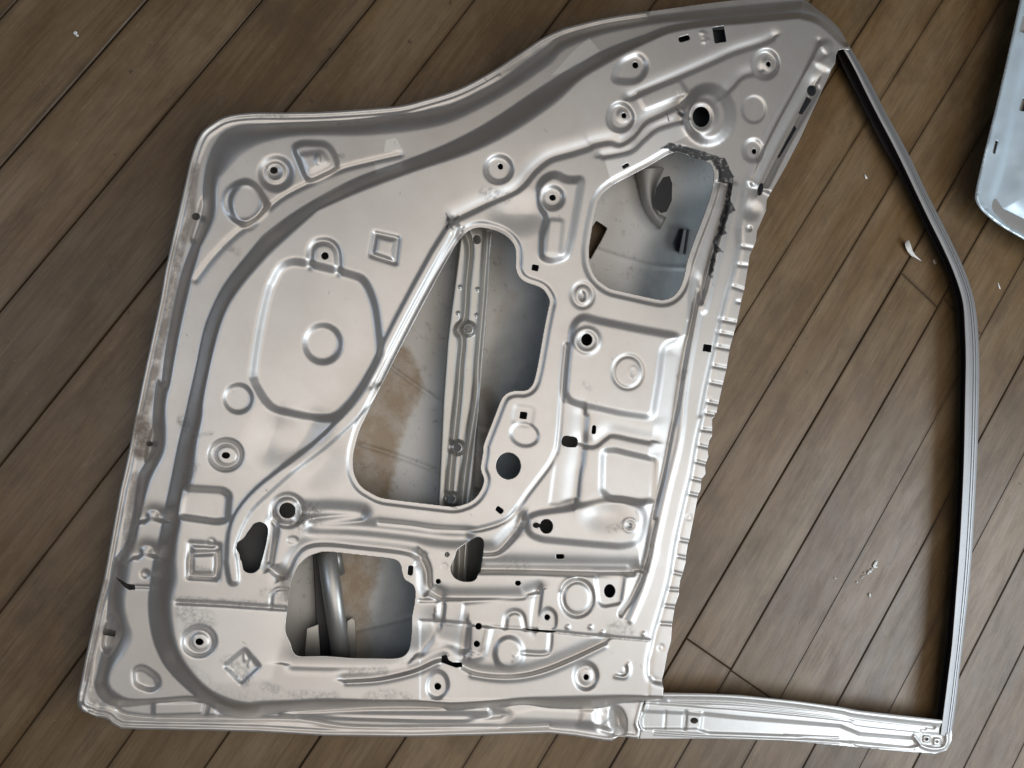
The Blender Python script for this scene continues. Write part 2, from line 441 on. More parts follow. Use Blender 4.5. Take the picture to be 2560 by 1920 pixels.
#@@DOOR
# ------------------------------------------------------------------ the big door
door = thing('car_door', tuple(unp(1000, 1000, 0.0)), 'stripped silver car door shell lying inside-up on the boards, with its empty window frame attached', 'car door')
S = Sheet(180, -12, 2150, 1872, 2.2, 0.050)
OUT = cr(P('A 138,1350 220,1000 290,700 370,500 480,400 620,330 850,300 1160,298 1500,290 1900,265 2212,235 '
           'B 600,915 900,820 1200,665 1500,470 1700,340 1900,250 C 20,265 200,215 500,150 1000,80 1400,25 1850,-20 O 150,-8 300,80 430,180 520,280 600,425'))
OUT = np.vstack([OUT, P('O 600,460 545,450 500,462 T 1070,320 1062,400 1030,450 1000,520 900,740 730,1110 600,1360 430,1659 D 1900,650 1815,840 1808,930 1750,1060 '
           '1725,1220 1700,1370 1665,1500 V 1601,655 1591,700 1577,750 1569,800 K 2240,950 2215,1060 2180,1225 2152,1245 L 2165,150 2140,170 2140,330 2115,370 2100,440 2105,520 2075,600 2080,680 2040,730 2035,820 2010,880 '
           '1930,1290 1918,1320 1900,1430 1895,1500 1870,1590 M 740,0 728,80 730,130 690,240 665,400 655,560 620,680 590,850 570,920 585,1000 580,1090 '
           'S 1700,190 1680,250 1640,400 1650,430 1665,460 1650,545 1540,530 1460,520 1400,565 1330,560 1050,515 820,492 400,505 0,515 '
           'R 1400,525 600,515 0,480 H 1300,1572 900,1565 700,1560 560,1555 480,1510 440,1470 400,1455 340,1450 270,1420 200,1390 165,1350 155,1300 165,1230 190,1130 230,920 290,650 340,420 400,190 '
           'G 0,1010 50,800 100,560 150,300 210,0 F 0,740 50,450')])
S.outline(OUT); S.folds = True
# big soft bulges, then the two outer walls
S.Z += 0.0022*fbm(S.X, S.Y, 3, 330, 2)
A1 = cr(P('A 400,1000 390,1250 310,1500 F 200,500 120,850 50,1250 20,1500 G 345,0 310,300 305,480 290,620 240,760 170,900 130,1200 60,1500 '
          'H 500,0 480,150 450,300 440,500 400,800 350,1050 330,1160 400,1290 560,1340 850,1312 1250,1300 1480,1350 1700,1450 R 150,295 700,260 1200,235 1650,245 1780,265 2212,235 '
          'S 600,215 850,250 1250,255 1400,215 1500,195 1700,186 1860,182'), n=4)
CL = P('X 1700,1790 2300,1500 2300,-60')
A1 = np.vstack([A1, CL, cr(P('O 620,400 540,270 440,165 310,65 160,5 C 2212,10 1700,60 1000,140 400,230 0,350 B 1700,460 1300,740 1000,900 700,1010 300,1060 0,1100 A 1500,385 1230,400 800,420 600,480 500,600 440,750 410,900'), n=4)])
B1 = cr(P('A 560,900 535,1000 530,1200 490,1330 390,1520 F 380,250 330,450 270,700 200,1000 140,1300 80,1620 G 430,280 440,500 420,680 330,850 270,1000 210,1200 150,1500 '
          'H 670,0 640,200 610,330 605,450 640,580 672,660 665,760 600,880 490,1010 455,1130 520,1220 650,1285 900,1285 1250,1260 1500,1340 1800,1390 R 0,210 300,200 600,185 1100,205 1500,210 1750,230 2212,200 '
          'S 500,190 800,170 1300,155 1860,172'), n=4)
B1 = np.vstack([B1, CL, cr(P('O 600,430 515,330 420,235 300,150 160,115 C 2180,120 1700,170 1400,190 1050,200 700,250 350,330 100,430 0,500 B 1750,600 1400,840 1000,1060 750,1160 400,1225 0,1255 A 1300,515 1000,570 800,660 650,800'), n=4)])
S.loft(A1, B1, 0.022)
A2 = cr(P('F 850,280 600,600 450,900 390,1100 340,1350 270,1659 G 600,350 540,600 490,850 440,1100 390,1350 350,1550 H 870,0 830,300 825,450 850,650 900,820 1000,1000 1200,1200 1400,1340 1550,1420 '
          'R 0,300 150,293 700,258 1200,233 1650,243 1780,263 2212,233 S 600,213 850,248 1250,253 1400,213 1500,193 1700,184 1860,180'), n=4)
A2 = np.vstack([A2, CL, cr(P('O 590,430 508,345 410,245 300,165 160,130 C 2180,130 1700,165 1300,205 1000,255 800,330 600,400 400,480 200,590 B 1950,640 1600,860 1180,1140 800,1340 400,1500 0,1640 A 1500,1080 1200,1260 950,1450'), n=4)])
B2 = cr(P('F 1000,330 750,620 600,880 480,1300 410,1659 G 770,350 720,600 690,900 615,1100 590,1200 570,1350 540,1500 H 1080,0 1090,200 1040,400 1050,600 1090,800 1170,960 1300,1120 1450,1230 1700,1310 '
          'R 0,195 300,185 600,170 1100,190 1500,195 1750,215 2212,185 S 500,175 800,155 1300,140 1860,160'), n=4)
B2 = np.vstack([B2, P('X 1710,1770 2310,1480 2310,-40'), cr(P('O 560,430 490,370 400,285 300,215 160,175 C 2150,170 1700,215 1350,240 1050,290 900,345 700,440 450,580 200,730 B 1800,960 1400,1230 1000,1420 500,1580 A 1800,1050 1450,1200'), n=4)])
S.loft(A2, B2, 0.043)
# hem: raised folded rim along the outline, wavy where dented
k_, d_ = S.sdf(OUT, 1e5)
lowz = S.Z < 0.056
rim = sm(1-np.abs(d_-5)/7.0)
S.Z += 0.0030*rim*(S.X < 1620)
S.Z += 0.0018*sm(1-np.abs(d_-19)/5)*(S.X < 1250)*(S.Z < 0.062)
c0 = pt('H 230,1400'); S.Z += 0.006*fbm(S.X, S.Y, 9, 16, 2)*np.exp(-((S.X-c0[0])**2+(S.Y-c0[1])**2)/(34**2))
S.Z += 0.0012*fbm(S.X, S.Y, 19, 60, 2)*(d_ < 26)*(S.Z < .062)
# ---- holes
def hole(s, lip=None, r=0):
    p = P(s) if isinstance(s, str) else s
    if r: p = rnd(p, r)
    if lip: S.lip(p, *lip)
    S.hole(p); return p
cen = P('E 350,930 440,830 550,798 700,830 800,880 880,970 890,1080 880,1200 940,1300 1130,1360 1190,1450 1200,1500 Q 1740,800 1700,1000 1640,1350 1600,1520 1530,1580 1430,1570 1340,1600 1300,1659 '
        'K 140,1250 30,1530 L 30,500 0,640 V 1048,1035 1040,1060 1022,1083 985,1096 900,1086 820,1076 778,1052 762,1020 762,980 775,930 850,780 950,590')
CEN = hole(rnd(cen, 70), (-3.2, 48, 30))
big = P('D 400,480 490,410 800,250 1000,130 1090,100 1250,170 1380,200 1425,280 1420,380 1390,520 1320,720 1230,950 1170,1130 1150,1250 1110,1370 1040,1450 950,1480 800,1450 450,1370 330,1280 270,1150 265,1000 300,780 350,560')
BIG = hole(rnd(big, 60))
S.lip(BIG, -3.5, 52, 28)
low = P('I 580,288 440,335 350,420 300,520 270,640 250,820 230,1000 240,1060 280,1130 300,1220 350,1260 600,1255 850,1275 1250,1280 1330,1260 1380,1200 1400,1050 1400,900 1430,750 1435,640 1410,590 1330,550 1310,480 1300,410 1260,365 1180,350 900,320 700,297')
LOW = hole(rnd(low, 50)); 
hole('J 340,270 430,210 520,155 570,160 592,200 585,300 565,430 560,480 535,500 520,550 470,572 390,570 320,540 280,480 280,420 320,350', r=30)
hole('G 1200,1370 1230,1325 1290,1305 1345,1330 1368,1380 1350,1500 1310,1659 H 1860,0 1840,80 1790,120 1740,125 1690,100 1670,0 G 1105,1659 1100,1600 1070,1560 1080,1500 1140,1460 1170,1410', r=25)
hole(rect(pt('C 1470,318'), 112, 150, -9, 12)); hole(rect(pt('C 1145,355'), 108, 52, -16, 22))
hole(circ(pt('C 1302,1076'), 80, 95))
hole(circ(pt('L 262,608'), 116, 124)); hole(circ(pt('G 1542,1203'), 76, 72)); hole(circ(pt('K 985,550'), 52, 55))
hole(rect(pt('K 826,1490'), 152, 100, 8, 48)); hole(rect(pt('K 1050,1380'), 40, 82, 6, 20)); hole(rect(pt('K 400,1248'), 68, 64, 8, 5))
hole(rect(pt('K 2095,627'), 78, 66, 8, 4)); hole(rect(pt('L 180,1015'), 76, 50, 38, 22)); hole(rect(pt('E 1062,1177'), 62, 56, 10, 5))
hole(circ(pt('L 612,1165'), 62, 68)); hole(circ(pt('L 517,1155'), 32, 24)); S.hole(rect(pt('L 560,1158'), 60, 30))
hole(rect(pt('L 738,1443'), 76, 46, 0, 18)); hole(circ(pt('J 903,583'), 28, 24)); hole(circ(pt('J 250,318'), 23)); hole(circ(pt('J 168,567'), 24))
hole(circ(pt('J 540,980'), 31)); hole(circ(pt('J 523,1143'), 29)); hole(circ(pt('J 1172,898'), 27)); hole(circ(pt('J 1748,655'), 53, 62))
hole(circ(pt('J 163,1535'), 32)); hole(circ(pt('J 1532,1450'), 26, 28)); hole(rect(pt('I 1387,465'), 50, 92, 6, 24)); hole(circ(pt('G 975,695'), 39, 29))
hole(circ(pt('F 1520,330'), 34)); hole(circ(pt('H 1285,755'), 38, 32)); hole(circ(pt('A 1050,833'), 36, 32)); hole(circ(pt('B 1295,1535'), 25, 28))
hole(circ(pt('E 1222,530'), 30, 28)); hole(circ(pt('C 695,600'), 28, 30)); hole(circ(pt('C 590,1065'), 23, 26)); hole(circ(pt('C 1922,590'), 22, 26)); hole(circ(pt('C 1790,1395'), 22, 26))
hole(circ(pt('A 330,1258'), 38, 34)); hole(circ(pt('G 272,588'), 30, 24)); hole(rect(pt('H 457,670'), 112, 60, 12, 6))
hole(rect(pt('C 605,1528'), 66, 34, -30, 8)); hole('J 200,1252 245,1243 262,1290 300,1312 385,1312 392,1355 330,1362 195,1312')
hole('J 910,996 1060,1008 1250,1024 1255,1034 1200,1038 1050,1028'); hole('H 505,155 560,180 625,222 690,230 694,272 640,278 590,250')
hole(circ(pt('T 845,650'), 44, 50)); hole('T 800,700 850,735 760,870 722,862'); hole('T 690,960 712,1000 560,1260 520,1280'); hole(circ(pt('T 375,1560'), 26, 62, 15)); hole(rect(pt('D 605,225'), 2, 2))
# ---- stamped features (mm, zoom px)
S.pad(P('A 640,1100 700,970 800,930 880,980 1000,1150 980,1215 830,1345 750,1330 660,1250'), 5.0, 60, 60)
S.ring(pt('A 770,1130'), 175, 1.2, 30)
S.pad(circ(pt('A 1070,860'), 140), -4.5, 70); S.ring(pt('A 1060,850'), 78, 1.8, 40)
S.pad(P('A 1225,620 1310,580 1540,590 1620,700 1640,800 1570,860 1400,940 1340,900'), 4.5, 50, 60); S.pad(P('A 1290,690 1500,660 1560,760 1380,850'), 1.6, 50, 40)
S.pad(circ(pt('A 1455,735'), 26, 45), 1.5, 20)
S.groove(cr(P('A 830,1350 1100,1100 1400,940 1680,820 1950,750 2212,690')), -1.8, 34)
S.groove(cr(P('F 330,550 500,330 700,130 860,20')), -1.5, 44)
S.pad(circ(pt('B 1280,1560'), 122), -4.5, 45)
S.pad(P('C 560,560 720,490 790,560 800,640 740,740 640,760 480,740'), -4, 55, 60)
S.groove(cr(P('C 650,900 800,830 1100,700 1400,570 1600,480 1850,400 1960,350')), -3.0, 32)
S.pad(P('C 470,980 560,940 640,990 690,1100 620,1200 510,1210 440,1130'), -5, 40, 60); S.pad(circ(pt('C 590,1065'), 60), 1.5, 30)
S.pad(circ(pt('C 1895,590'), 112, 128), -5, 42); S.pad(circ(pt('C 1920,590'), 58), 1.2, 24)
S.pad(circ(pt('C 1780,1385'), 86, 100), -3, 35); S.pad(circ(pt('C 1787,1008'), 108, 124), -1.3, 14)
S.pad(circ(pt('C 1365,1062'), 205, 245), 9, 95); S.ring(pt('C 1302,1076'), 118, 2.0, 40, 135)
S.groove(cr(P('C 1500,880 1580,800 1680,700 1830,660')), -2.2, 36)
S.groove(cr(P('E 340,715 600,590 850,480 950,405 1060,275 1200,170 1400,110 1560,60 C 300,1330 460,1300 560,1320 680,1240 780,1120 920,1050 1100,960')), -3.4, 42)
S.groove(cr(P('C 400,1440 640,1390 760,1290 900,1180 1130,1110')), -2.6, 32)
S.pad(P('C 700,860 1100,730 1180,860 780,1010'), 1.4, 30, 20)
S.groove(cr(P('C 1320,290 1320,350 1340,395')), 1.2, 12); S.groove(P('C 1290,300 1350,310 1330,345 1365,370 1310,390'), 1.2, 12)
S.pad(P('E 1090,440 1140,360 1240,310 1350,370 1440,370 1490,360 1460,560 1400,900 1350,1080 1210,1120 1115,1085 1120,900 1170,720 1110,620'), 6.5, 62, 50)
S.pad(circ(pt('E 1220,530'), 100), -4, 50); S.pad(P('E 1195,730 1320,740 1290,1060 1160,1050'), 1.2, 40, 30)
S.pad(circ(pt('E 900,680'), 190, 120), -4, 220); S.ring(pt('E 1500,1430'), 92, -1.8, 34, 105); S.pad(circ(pt('E 1497,1440'), 24, 44), -3.0, 14)
# diagonal rib, belt line
rib = np.vstack([P('Q 800,70 330,900 0,1560 G 1900,480 1500,800 1250,1000 1080,1200 1000,1400 980,1659 H 1530,10 1560,190 1600,222 1645,190 1630,0'), P('G 1060,1560 1110,1400 1210,1210 1370,1050 1620,830 1900,620 2212,330 Q 170,1600 500,960 900,190')])
S.pad(cr(rib, True, 3), 3.2, 34)
S.groove(cr(P('Q 850,130 420,930 100,1540')), -1.8, 22)
S.groove(cr(P('Q 930,120 560,740 180,1500')), -3.0, 30)
L1 = 'D 1400,430 1370,600 1300,760 1215,1030 1185,1300 1180,1659 K 1900,0 1900,150 1920,300 1890,510 1680,600 1680,700 1640,900 1600,1100 1580,1270 L 1600,230 1595,290 1560,400 1545,500 1585,570 1560,900 1520,970 1510,1100 1500,1220 1450,1350 1475,1400 1470,1520 J 2000,460 1900,520 1890,700 1860,760 1830,830'
L2 = 'J 1850,880 1930,760 2030,560 2120,250 2170,0 L 1510,1500 1560,1250 1600,1020 1690,650 1760,300 1820,0 K 1860,850 1910,550 1965,300 2020,0 D 1300,1500 1350,1280 1420,1000 1470,850 1530,640 1560,420 1480,380'
slope = P(L1+' '+L2); kk, dd = S.sdf(slope, 60)
X_, Y_ = S.X[kk], S.Y[kk]; da = seg_dist(X_, Y_, P(L1), False); db = seg_dist(X_, Y_, P(L2), False)
tt = np.where(dd > 0, da/(da+db+1e-6), np.where(da < db, 0, 1.0))
ff = np.clip(1-np.maximum(-dd, 0)/6, 0, 1)
S.Z[kk] += np.where(dd > 0, -0.0065*tt, np.where(db < da, -0.0065*sm(ff), 0))
S.groove(cr(P('D 1560,420 1530,640 1460,880 1410,1030 1340,1300 1290,1500 K 2010,100 1950,450 1900,760 1800,1300 L 1790,200 1700,680 1600,1100 1540,1450 J 2130,250 2050,550 1960,750 1890,900')), -1.6, 22)
S.groove(cr(P('D 1600,420 1490,900 1330,1560 K 2050,150 1900,900 L 1840,350 1720,850 1600,1400 J 2160,300 2060,640 1940,930')), 2.4, 40)
S.groove(cr(P('T 900,190 860,300 700,600 500,960 370,1240 240,1600 D 1740,400 1690,640 1655,810 1655,1000 1600,1250 1540,1450 1500,1620 K 2085,1000 2040,1250 L 2095,0 2010,350 1950,700 1900,900 1810,1300 1750,1659 M 560,300 500,500 450,750 450,880 500,935 590,960')), -1.85, 40)
fl = np.vstack([P('D 1740,400 1690,640 1655,810 1655,1000 1600,1250 1540,1450 1500,1620 K 2085,1000 2040,1250 L 2095,0 2010,350 1950,700 1900,900 1810,1300 1750,1659 M 560,300 500,500 450,750 450,880 500,935 620,950'), P('X 1800,1500 1950,800 2000,500 D 1950,500')])
S.pad(fl, -4.0, 40)
S.groove(cr(P('T 930,240 880,330 730,620 540,980 400,1260 300,1500')), 3.2, 60)
S.groove(cr(P('T 860,640 700,920 560,1180 400,1500')), -6, 60); S.groove(cr(P('T 960,690 800,930 640,1200 470,1560')), 1.5, 60)
S.pad(circ(pt('T 985,250'), 40, 55), 2.5, 40); S.pad(P('T 880,380 1020,300 1080,400 1010,470 900,420'), 3, 60, 30)
for s in ('V 1556,690 1588,696', 'V 1551,718 1583,724', 'V 1546,748 1578,754', 'V 1541,790 1571,796', 'V 1536,826 1566,832', 'V 1530,868 1558,874', 'M 600,238 700,250', 'M 560,400 665,408', 'M 640,85 735,92', 'L 2040,270 2150,285', 'L 2020,418 2120,440', 'L 1990,565 2085,590', 'L 1955,722 2055,745', 'L 1930,862 2020,880', 'L 1848,1290 1935,1305',
          'L 1825,1440 1905,1455', 'L 1790,1590 1875,1610', 'L 2085,120 2175,135', 'D 1640,1490 1700,1500', 'D 1600,1350 1690,1380', 'D 1680,980 1790,1000', 'D 1650,1150 1745,1160'):
    S.groove(P(s), -2.2, 20)
S.ring(pt('L 1926,1080'), 22, -1.2, 12); S.ring(pt('M 560,625'), 24, -1.2, 12); S.pad(circ(pt('D 1770,650'), 60), -3, 90); S.pad(circ(pt('D 1745,815'), 18), -3, 14)
# right hand plates
S.pad(P('K 850,420 940,330 1060,370 1500,460 1840,520 1680,620 1650,900 1590,1270 1300,1230 860,1130 790,1060 820,700'), 4.5, 70, 70)
S.ring(pt('K 985,560'), 105, 2.0, 36); S.ring(pt('K 1365,848'), 135, -1.8, 24, 150); S.ring(pt('K 1410,850'), 34, .8, 10, 50)
S.pad(P('K 760,1120 960,1160 945,1500 L 900,900 720,960 640,960 700,500 735,250'), -1.2, 30)
S.groove(cr(P('K 965,1260 955,1380 930,1659 L 900,700 880,900')), -3.2, 62)
S.groove(cr(P('L 970,410 1060,410 1140,350 1220,310 1400,345 1560,375')), -3.0, 46)
S.groove(cr(P('K 790,600 760,900 745,1200 720,1500 700,1590 L 700,480 640,600 450,850 280,1080 100,1165 0,1190 J 720,40 560,85 430,92 350,90 I 1600,80 1400,50 1100,20')), -2.6, 32)
S.groove(cr(P('L 400,1110 350,1210 250,1320 180,1380 100,1400 30,1402')), -3.0, 46)
S.pad(P('L 1130,470 1240,460 1400,500 1620,550 1600,930 1480,940 1200,905 1120,840'), -5, 62, 40)
S.pad(circ(pt('K 410,1425'), 130, 105, 15), -2.4, 34); S.pad(rect(pt('K 400,1248'), 190, 180, 8, 50), -1.5, 50)
S.pad(P('L 430,1090 520,1045 800,1005 1120,925 1300,915 1480,965 1520,1100 1450,1320 1300,1350 1050,1330 560,1285 440,1230'), 4.5, 66, 60)
S.pad(circ(pt('L 1150,1060'), 150, 110), -4, 180); S.ring(pt('L 1380,1155'), 58, 1.5, 16); S.pad(circ(pt('L 1380,1158'), 14), -3, 10)
S.groove(cr(P('J 560,450 900,452 1500,470 1960,475')), -7, 56); S.groove(P('J 600,420 1900,435'), 1.5, 40)
S.groove(cr(P('J 590,300 690,295 750,250 860,110 930,0')), -3.0, 44)
S.groove(cr(P('J 20,330 70,450 70,600 130,690 300,712 900,708 980,680 1090,650')), -3.6, 40)
S.groove(P('J 0,745 160,745 200,720'), -2, 24)
S.groove(cr(P('I 200,520 110,460 95,380 150,100 140,0')), -3.2, 36)
S.groove(cr(P('I 200,525 260,460 320,330 420,235 600,208 900,235 1350,290 1480,365 1540,500 1560,620 1640,700')), -3.4, 38)
S.pad(circ(pt('J 1450,720'), 148, 165), -1.0, 30); S.ring(pt('J 1450,720'), 140, -3.2, 34, 160); S.groove(cr(P('J 1300,640 1330,580 1420,530')), 2, 30)
S.pad(P('J 1615,500 1640,760 1690,800 1850,770 1890,520'), -3.2, 34, 30)
S.pad(P('J 60,1540 90,1430 160,1380 240,1430 265,1540 220,1620 150,1650 80,1610'), -3.2, 34, 50); S.pad(circ(pt('J 1530,1440'), 105, 122), -4, 44); S.pad(circ(pt('J 1530,1440'), 60, 72), 1.5, 34)
S.pad(P('J 1085,1010 1105,870 1170,800 1240,840 1260,900 1250,1015'), -3, 26, 50)
S.groove(P('J 1110,660 1070,1005'), -3, 30); S.groove(P('J 215,775 200,935'), -3, 28); S.pad(P('J 400,770 1080,700 1040,1010 380,950'), -2.0, 34)
S.groove(P('J 435,970 410,1200'), -3, 46); S.groove(cr(P('J 640,1010 600,1180 560,1250 480,1275')), 2.2, 46)
S.pad(P('J 460,960 640,980 590,1180 490,1260 440,1180'), 2.0, 34, 40)
S.groove(cr(P('J 780,990 800,885 870,845 940,880 970,1000')), -2.6, 34)
S.pad(circ(pt('J 820,1230'), 128, 150), 4, 55); S.groove(P('J 860,1240 880,1260 850,1300 890,1235'), 1.5, 10)
S.groove(cr(P('J 940,1225 1130,1235 1190,1200 1205,1040')), -2.6, 28)
S.groove(P('J 0,932 230,940 500,968 780,990 930,1000 1250,1030 1500,1058 2120,1108'), -2.4, 11); S.mark('grime', P('J 1250,1030 1500,1058 2120,1108'), 16, 0.6, False)
S.pad(P('J 0,935 780,992 1250,1032 2120,1108 2120,1659 0,1659'), -0.9, 6)
S.groove(cr(P('I 780,1475 1100,1450 1400,1380 1580,1300 1680,1268')), -3, 34); S.groove(cr(P('I 800,1500 1100,1485 1420,1415 1640,1320')), 2, 34)
S.groove(cr(P('J 400,1350 560,1412 900,1420 1150,1360 1400,1260 1700,1125')), -3.6, 34); S.groove(cr(P('J 480,1430 700,1462 900,1460 1150,1410 1420,1300 1700,1160')), 2.2, 40)
S.groove(cr(P('I 300,1330 700,1340 1200,1330 1500,1220 1700,1140 1850,1180')), -3, 80)
S.groove(cr(P('J 1920,1325 1925,1400 1890,1448 1800,1440')), 2.2, 24); S.groove(cr(P('J 1895,1360 1890,1410 1850,1425')), -1.6, 18)
for s in ('J 1360,985', 'J 1570,985', 'J 1680,1035', 'J 2060,1050'): S.pad(circ(pt(s), 20), 1.8, 18)
S.ring(pt('J 225,425'), 20, -1.2, 9)
S.pad(P('I 1600,940 1900,960 1860,1180 1640,1110'), -1.2, 50); S.groove(cr(P('I 1600,950 1580,1050 1470,1200')), -3.5, 80)
# left hand features
S.groove(P('F 1985,125 2190,170 2165,390 1950,320 1985,125'), -2.6, 34); S.pad(P('F 2010,150 2165,185 2140,365 1980,305'), 1, 60)
S.groove(cr(P('F 1385,420 1390,280 1450,205 1560,205 1635,290 1645,480')), -3.2, 42)
spk = P('F 1040,560 1100,450 1200,390 1350,400 1750,500 1880,560 1960,720 2000,900 2030,1200 2015,1300 1900,1490 G 2160,170 2080,260 1990,335 1850,350 1500,290 1370,225 1270,80 F 870,1480 860,1400 920,1000 1000,650')
S.pad(cr(spk, True, 3), -6.5, 84); S.pad(circ(pt('F 1500,1140'), 165, 170), -4.2, 60)
S.pad(circ(pt('G 1090,170'), 128), -3.2, 40); S.pad(circ(pt('G 975,690'), 150, 138), -5, 46); S.pad(circ(pt('G 985,695'), 98, 92), 3, 30)
S.ring(pt('G 1542,1203'), 135, -3, 40); S.pad(P('G 590,995 950,1015 1010,1060 990,1290 900,1310 550,1260'), -5.5, 66, 40)
S.pad(circ(pt('G 1590,1475'), 50, 34), -1.2, 14); S.ring(pt('G 835,1500'), 34, -1.0, 16)
S.pad(circ(pt('G 1400,530'), 130, 190, 20), -5, 260); S.pad(circ(pt('G 1700,520'), 130, 210, 30), -6, 260); S.pad(circ(pt('G 1850,800'), 120, 200, 40), -3, 260)
S.groove(cr(P('G 1690,1215 2000,1215 2212,1250 I 500,50 900,70 1300,110 1700,160 1880,165')), -6.5, 130)
S.groove(cr(P('G 1400,1350 1390,1500 1370,1659')), -3, 40)
S.groove(P('G 660,1600 890,1590 900,1700 880,1800 H 1195,150 1190,0 G 660,1600'), -2.8, 38)
S.groove(P('H 1200,-150 1460,-130 1440,170 1190,140 1200,-150'), -2.6, 40)
S.pad(circ(pt('H 1280,750'), 148, 135), -4.5, 46); S.pad(circ(pt('H 1290,755'), 82), 2, 26)
S.pad(P('H 1700,820 1840,980 1670,1140 1515,975'), -3.2, 40, 20); S.groove(P('H 1590,1030 1640,1090'), 1, 12); S.groove(P('H 1700,850 1705,930 1760,890 1740,980'), 1.2, 14)
S.pad(P('H 680,1010 760,985 900,1080 910,1170 830,1205 690,1150'), -5, 48, 50)
S.pad(P('H 490,485 545,560 565,660 520,770 440,880 400,800 420,640'), -7, 44, 40); S.pad(P('G 320,420 350,520 340,640 240,760 250,600'), -6, 44, 40)
S.pad(P('A 400,1080 430,1150 400,1280 320,1500 280,1470 330,1300'), -3, 40, 30)
S.pad(P('H 860,1310 1340,1300 1310,1425 860,1440'), 3.5, 24, 20); S.pad(P('H 1370,1310 1450,1310 1440,1440 1350,1440'), 3.5, 30, 20)
S.groove(cr(P('H 530,1380 600,1425 900,1458 1400,1462 2212,1475 R 900,440 2212,435 S 820,418')), -2.6, 24)
S.groove(P('H 1080,390 1500,410 2080,450'), -2.8, 26); S.groove(cr(P('H 1940,440 1950,330 2000,270 2100,270')), -2, 20)
S.groove(P('H 690,245 850,250'), -2, 14)
for s in ('G 300,1240', 'G 240,1570'): S.groove(cr(P(s)[0]+np.array([[-22, 12], [-8, 2], [8, 4], [26, 10]])), -4, 46); S.pad(circ(pt(s), 48, 30), 2.5, 34)
S.pad(circ(pt('H 785,130'), 34), -2, 30)
# leaf shaped emboss and end pocket on the lower edge
S.pad(P('R 160,305 500,285 1000,262 1500,258 2212,255 S 250,240 300,330 100,360 R 1900,372 1500,372 900,355 400,335'), 5, 34, 60)
S.groove(cr(P('R 350,330 700,325 1100,335 1900,345 2212,330')), -3, 30)
S.pad(P('S 480,270 700,225 1250,265 1260,420 850,400 450,390'), 3, 90)
S.pad(P('S 1130,270 1260,262 1255,430 1100,410'), 3, 70); S.pad(P('S 1280,262 1370,262 1385,350 1290,430 1262,430'), 1.2, 14)
S.ring(pt('S 1335,298'), 16, -1, 8)
S.pad(P('S 1410,262 1470,280 1510,360 1510,500 1440,490 1400,380'), -11, 70, 40)
S.pad(P('S 1250,430 1430,470 1450,520 1300,470'), -3, 40)
# ---- pale patches, paint damage and dirt
S.mark('pale', P('C 410,1470 640,1405 780,1285 900,1195 1100,1135 1180,1250 1020,1330 985,1440 700,1540 490,1740'), 8, .9)
S.mark('pale', P('B 1960,480 2110,345 2170,420 2210,470 1950,640 1760,700'), 10, .7); S.mark('pale', P('B 240,1290 330,1270 400,1390 220,1400'), 12, .7)
S.mark('pale', P('B 130,1500 400,1440 380,1540 150,1600'), 12, .6); S.mark('pale', P('H 1090,420 2080,470 2060,700 1950,1100 1300,1150 1080,700'), 60, .35)
S.mark('ink', P('D 920,80 1010,25 1100,45 1300,100 1520,170 1560,240 1605,340 1595,420 1575,560 1625,650 1560,690 1530,780 1535,860 1480,890 1430,950 1500,1030 1430,1045 1440,1100 1415,1200 1405,1280 1370,1245 1390,1100 1420,1010 1405,930 1450,850 1470,740 1510,600 1545,400 1450,390 1465,300 1440,260 1390,190 1280,185 1110,110 1050,115 1000,80'), 9, .95, True, 9)
S.mark('ink', P('C 1060,990 1090,1010 1150,1060 1120,1085 1080,1050'), 12, .9); S.mark('ink', P('C 975,1040 1000,1120 1010,1118 990,1045'), 8, .9); S.mark('ink', P('E 235,665 290,730 250,830 235,820 245,740'), 10, .9, True, 8)
S.mark('ink', P('E 300,740 350,690 365,710 320,755'), 10, .7); S.mark('ink', P('E 260,760 300,820'), 6, .7, False)
S.mark('rust', P('A 330,800 300,1000 280,1300 200,1500 F 180,300 120,600 60,900 G 230,300'), 42, .7, False)
S.mark('rust', P('G 200,400 200,650'), 80, 1, False); S.mark('rust', P('V 730,268 800,262 850,255'), 14, .6, False); S.mark('rust', P('G 150,900 100,1300 60,1659'), 50, .6, False)
S.mark('rust', P('H 2080,160 2120,330'), 60, .7, False); S.mark('rust', P('H 250,1250 420,1420 600,1500'), 50, .35, False); S.mark('rust', P('H 420,200 330,700 250,1100'), 26, .55, False)
S.mark('grime', P('G 1640,1280 1750,1240'), 120, .9, False); S.mark('grime', P('R 50,60 300,140 700,150'), 46, .4, False); S.mark('grime', P('R 1000,160 1150,120 1350,160'), 50, .4, False)
S.mark('grime', P('H 1150,480 1350,560 1200,640'), 90, .45, False); S.mark('grime', P('H 1200,1000 1500,1250 2000,1280'), 60, .2, False); S.mark('grime', P('H 1550,950 1700,1100'), 70, .6, False)
S.mark('grime', P('H 1080,370 2080,430'), 40, .5, False); S.mark('grime', P('I 850,1400 1150,1390'), 40, .5, False); pass
rsc = random.Random(21)
for _ in range(55):
    x, y = rsc.uniform(430, 1850), rsc.uniform(120, 1720); a = rsc.gauss(1.2, .5); L = rsc.uniform(3, 16)
    S.mark('ink', np.array([(x, y), (x+L*math.cos(a), y+L*math.sin(a))]), 3.5, rsc.uniform(.25, .7), False)
for _ in range(26):
    x, y = rsc.uniform(430, 1850), rsc.uniform(120, 1720)
    S.mark('grime', np.array([(x, y), (x+rsc.uniform(5, 60), y+rsc.uniform(-20, 20))]), rsc.uniform(20, 60), rsc.uniform(.3, .6), False)
S.blur(2)
S.attr.setdefault('pale', 0*S.X); S.attr.setdefault('rust', 0*S.X); S.attr.setdefault('grime', 0*S.X); S.attr.setdefault('ink', 0*S.X)
S.build('inner_panel', M_PAINT, door)

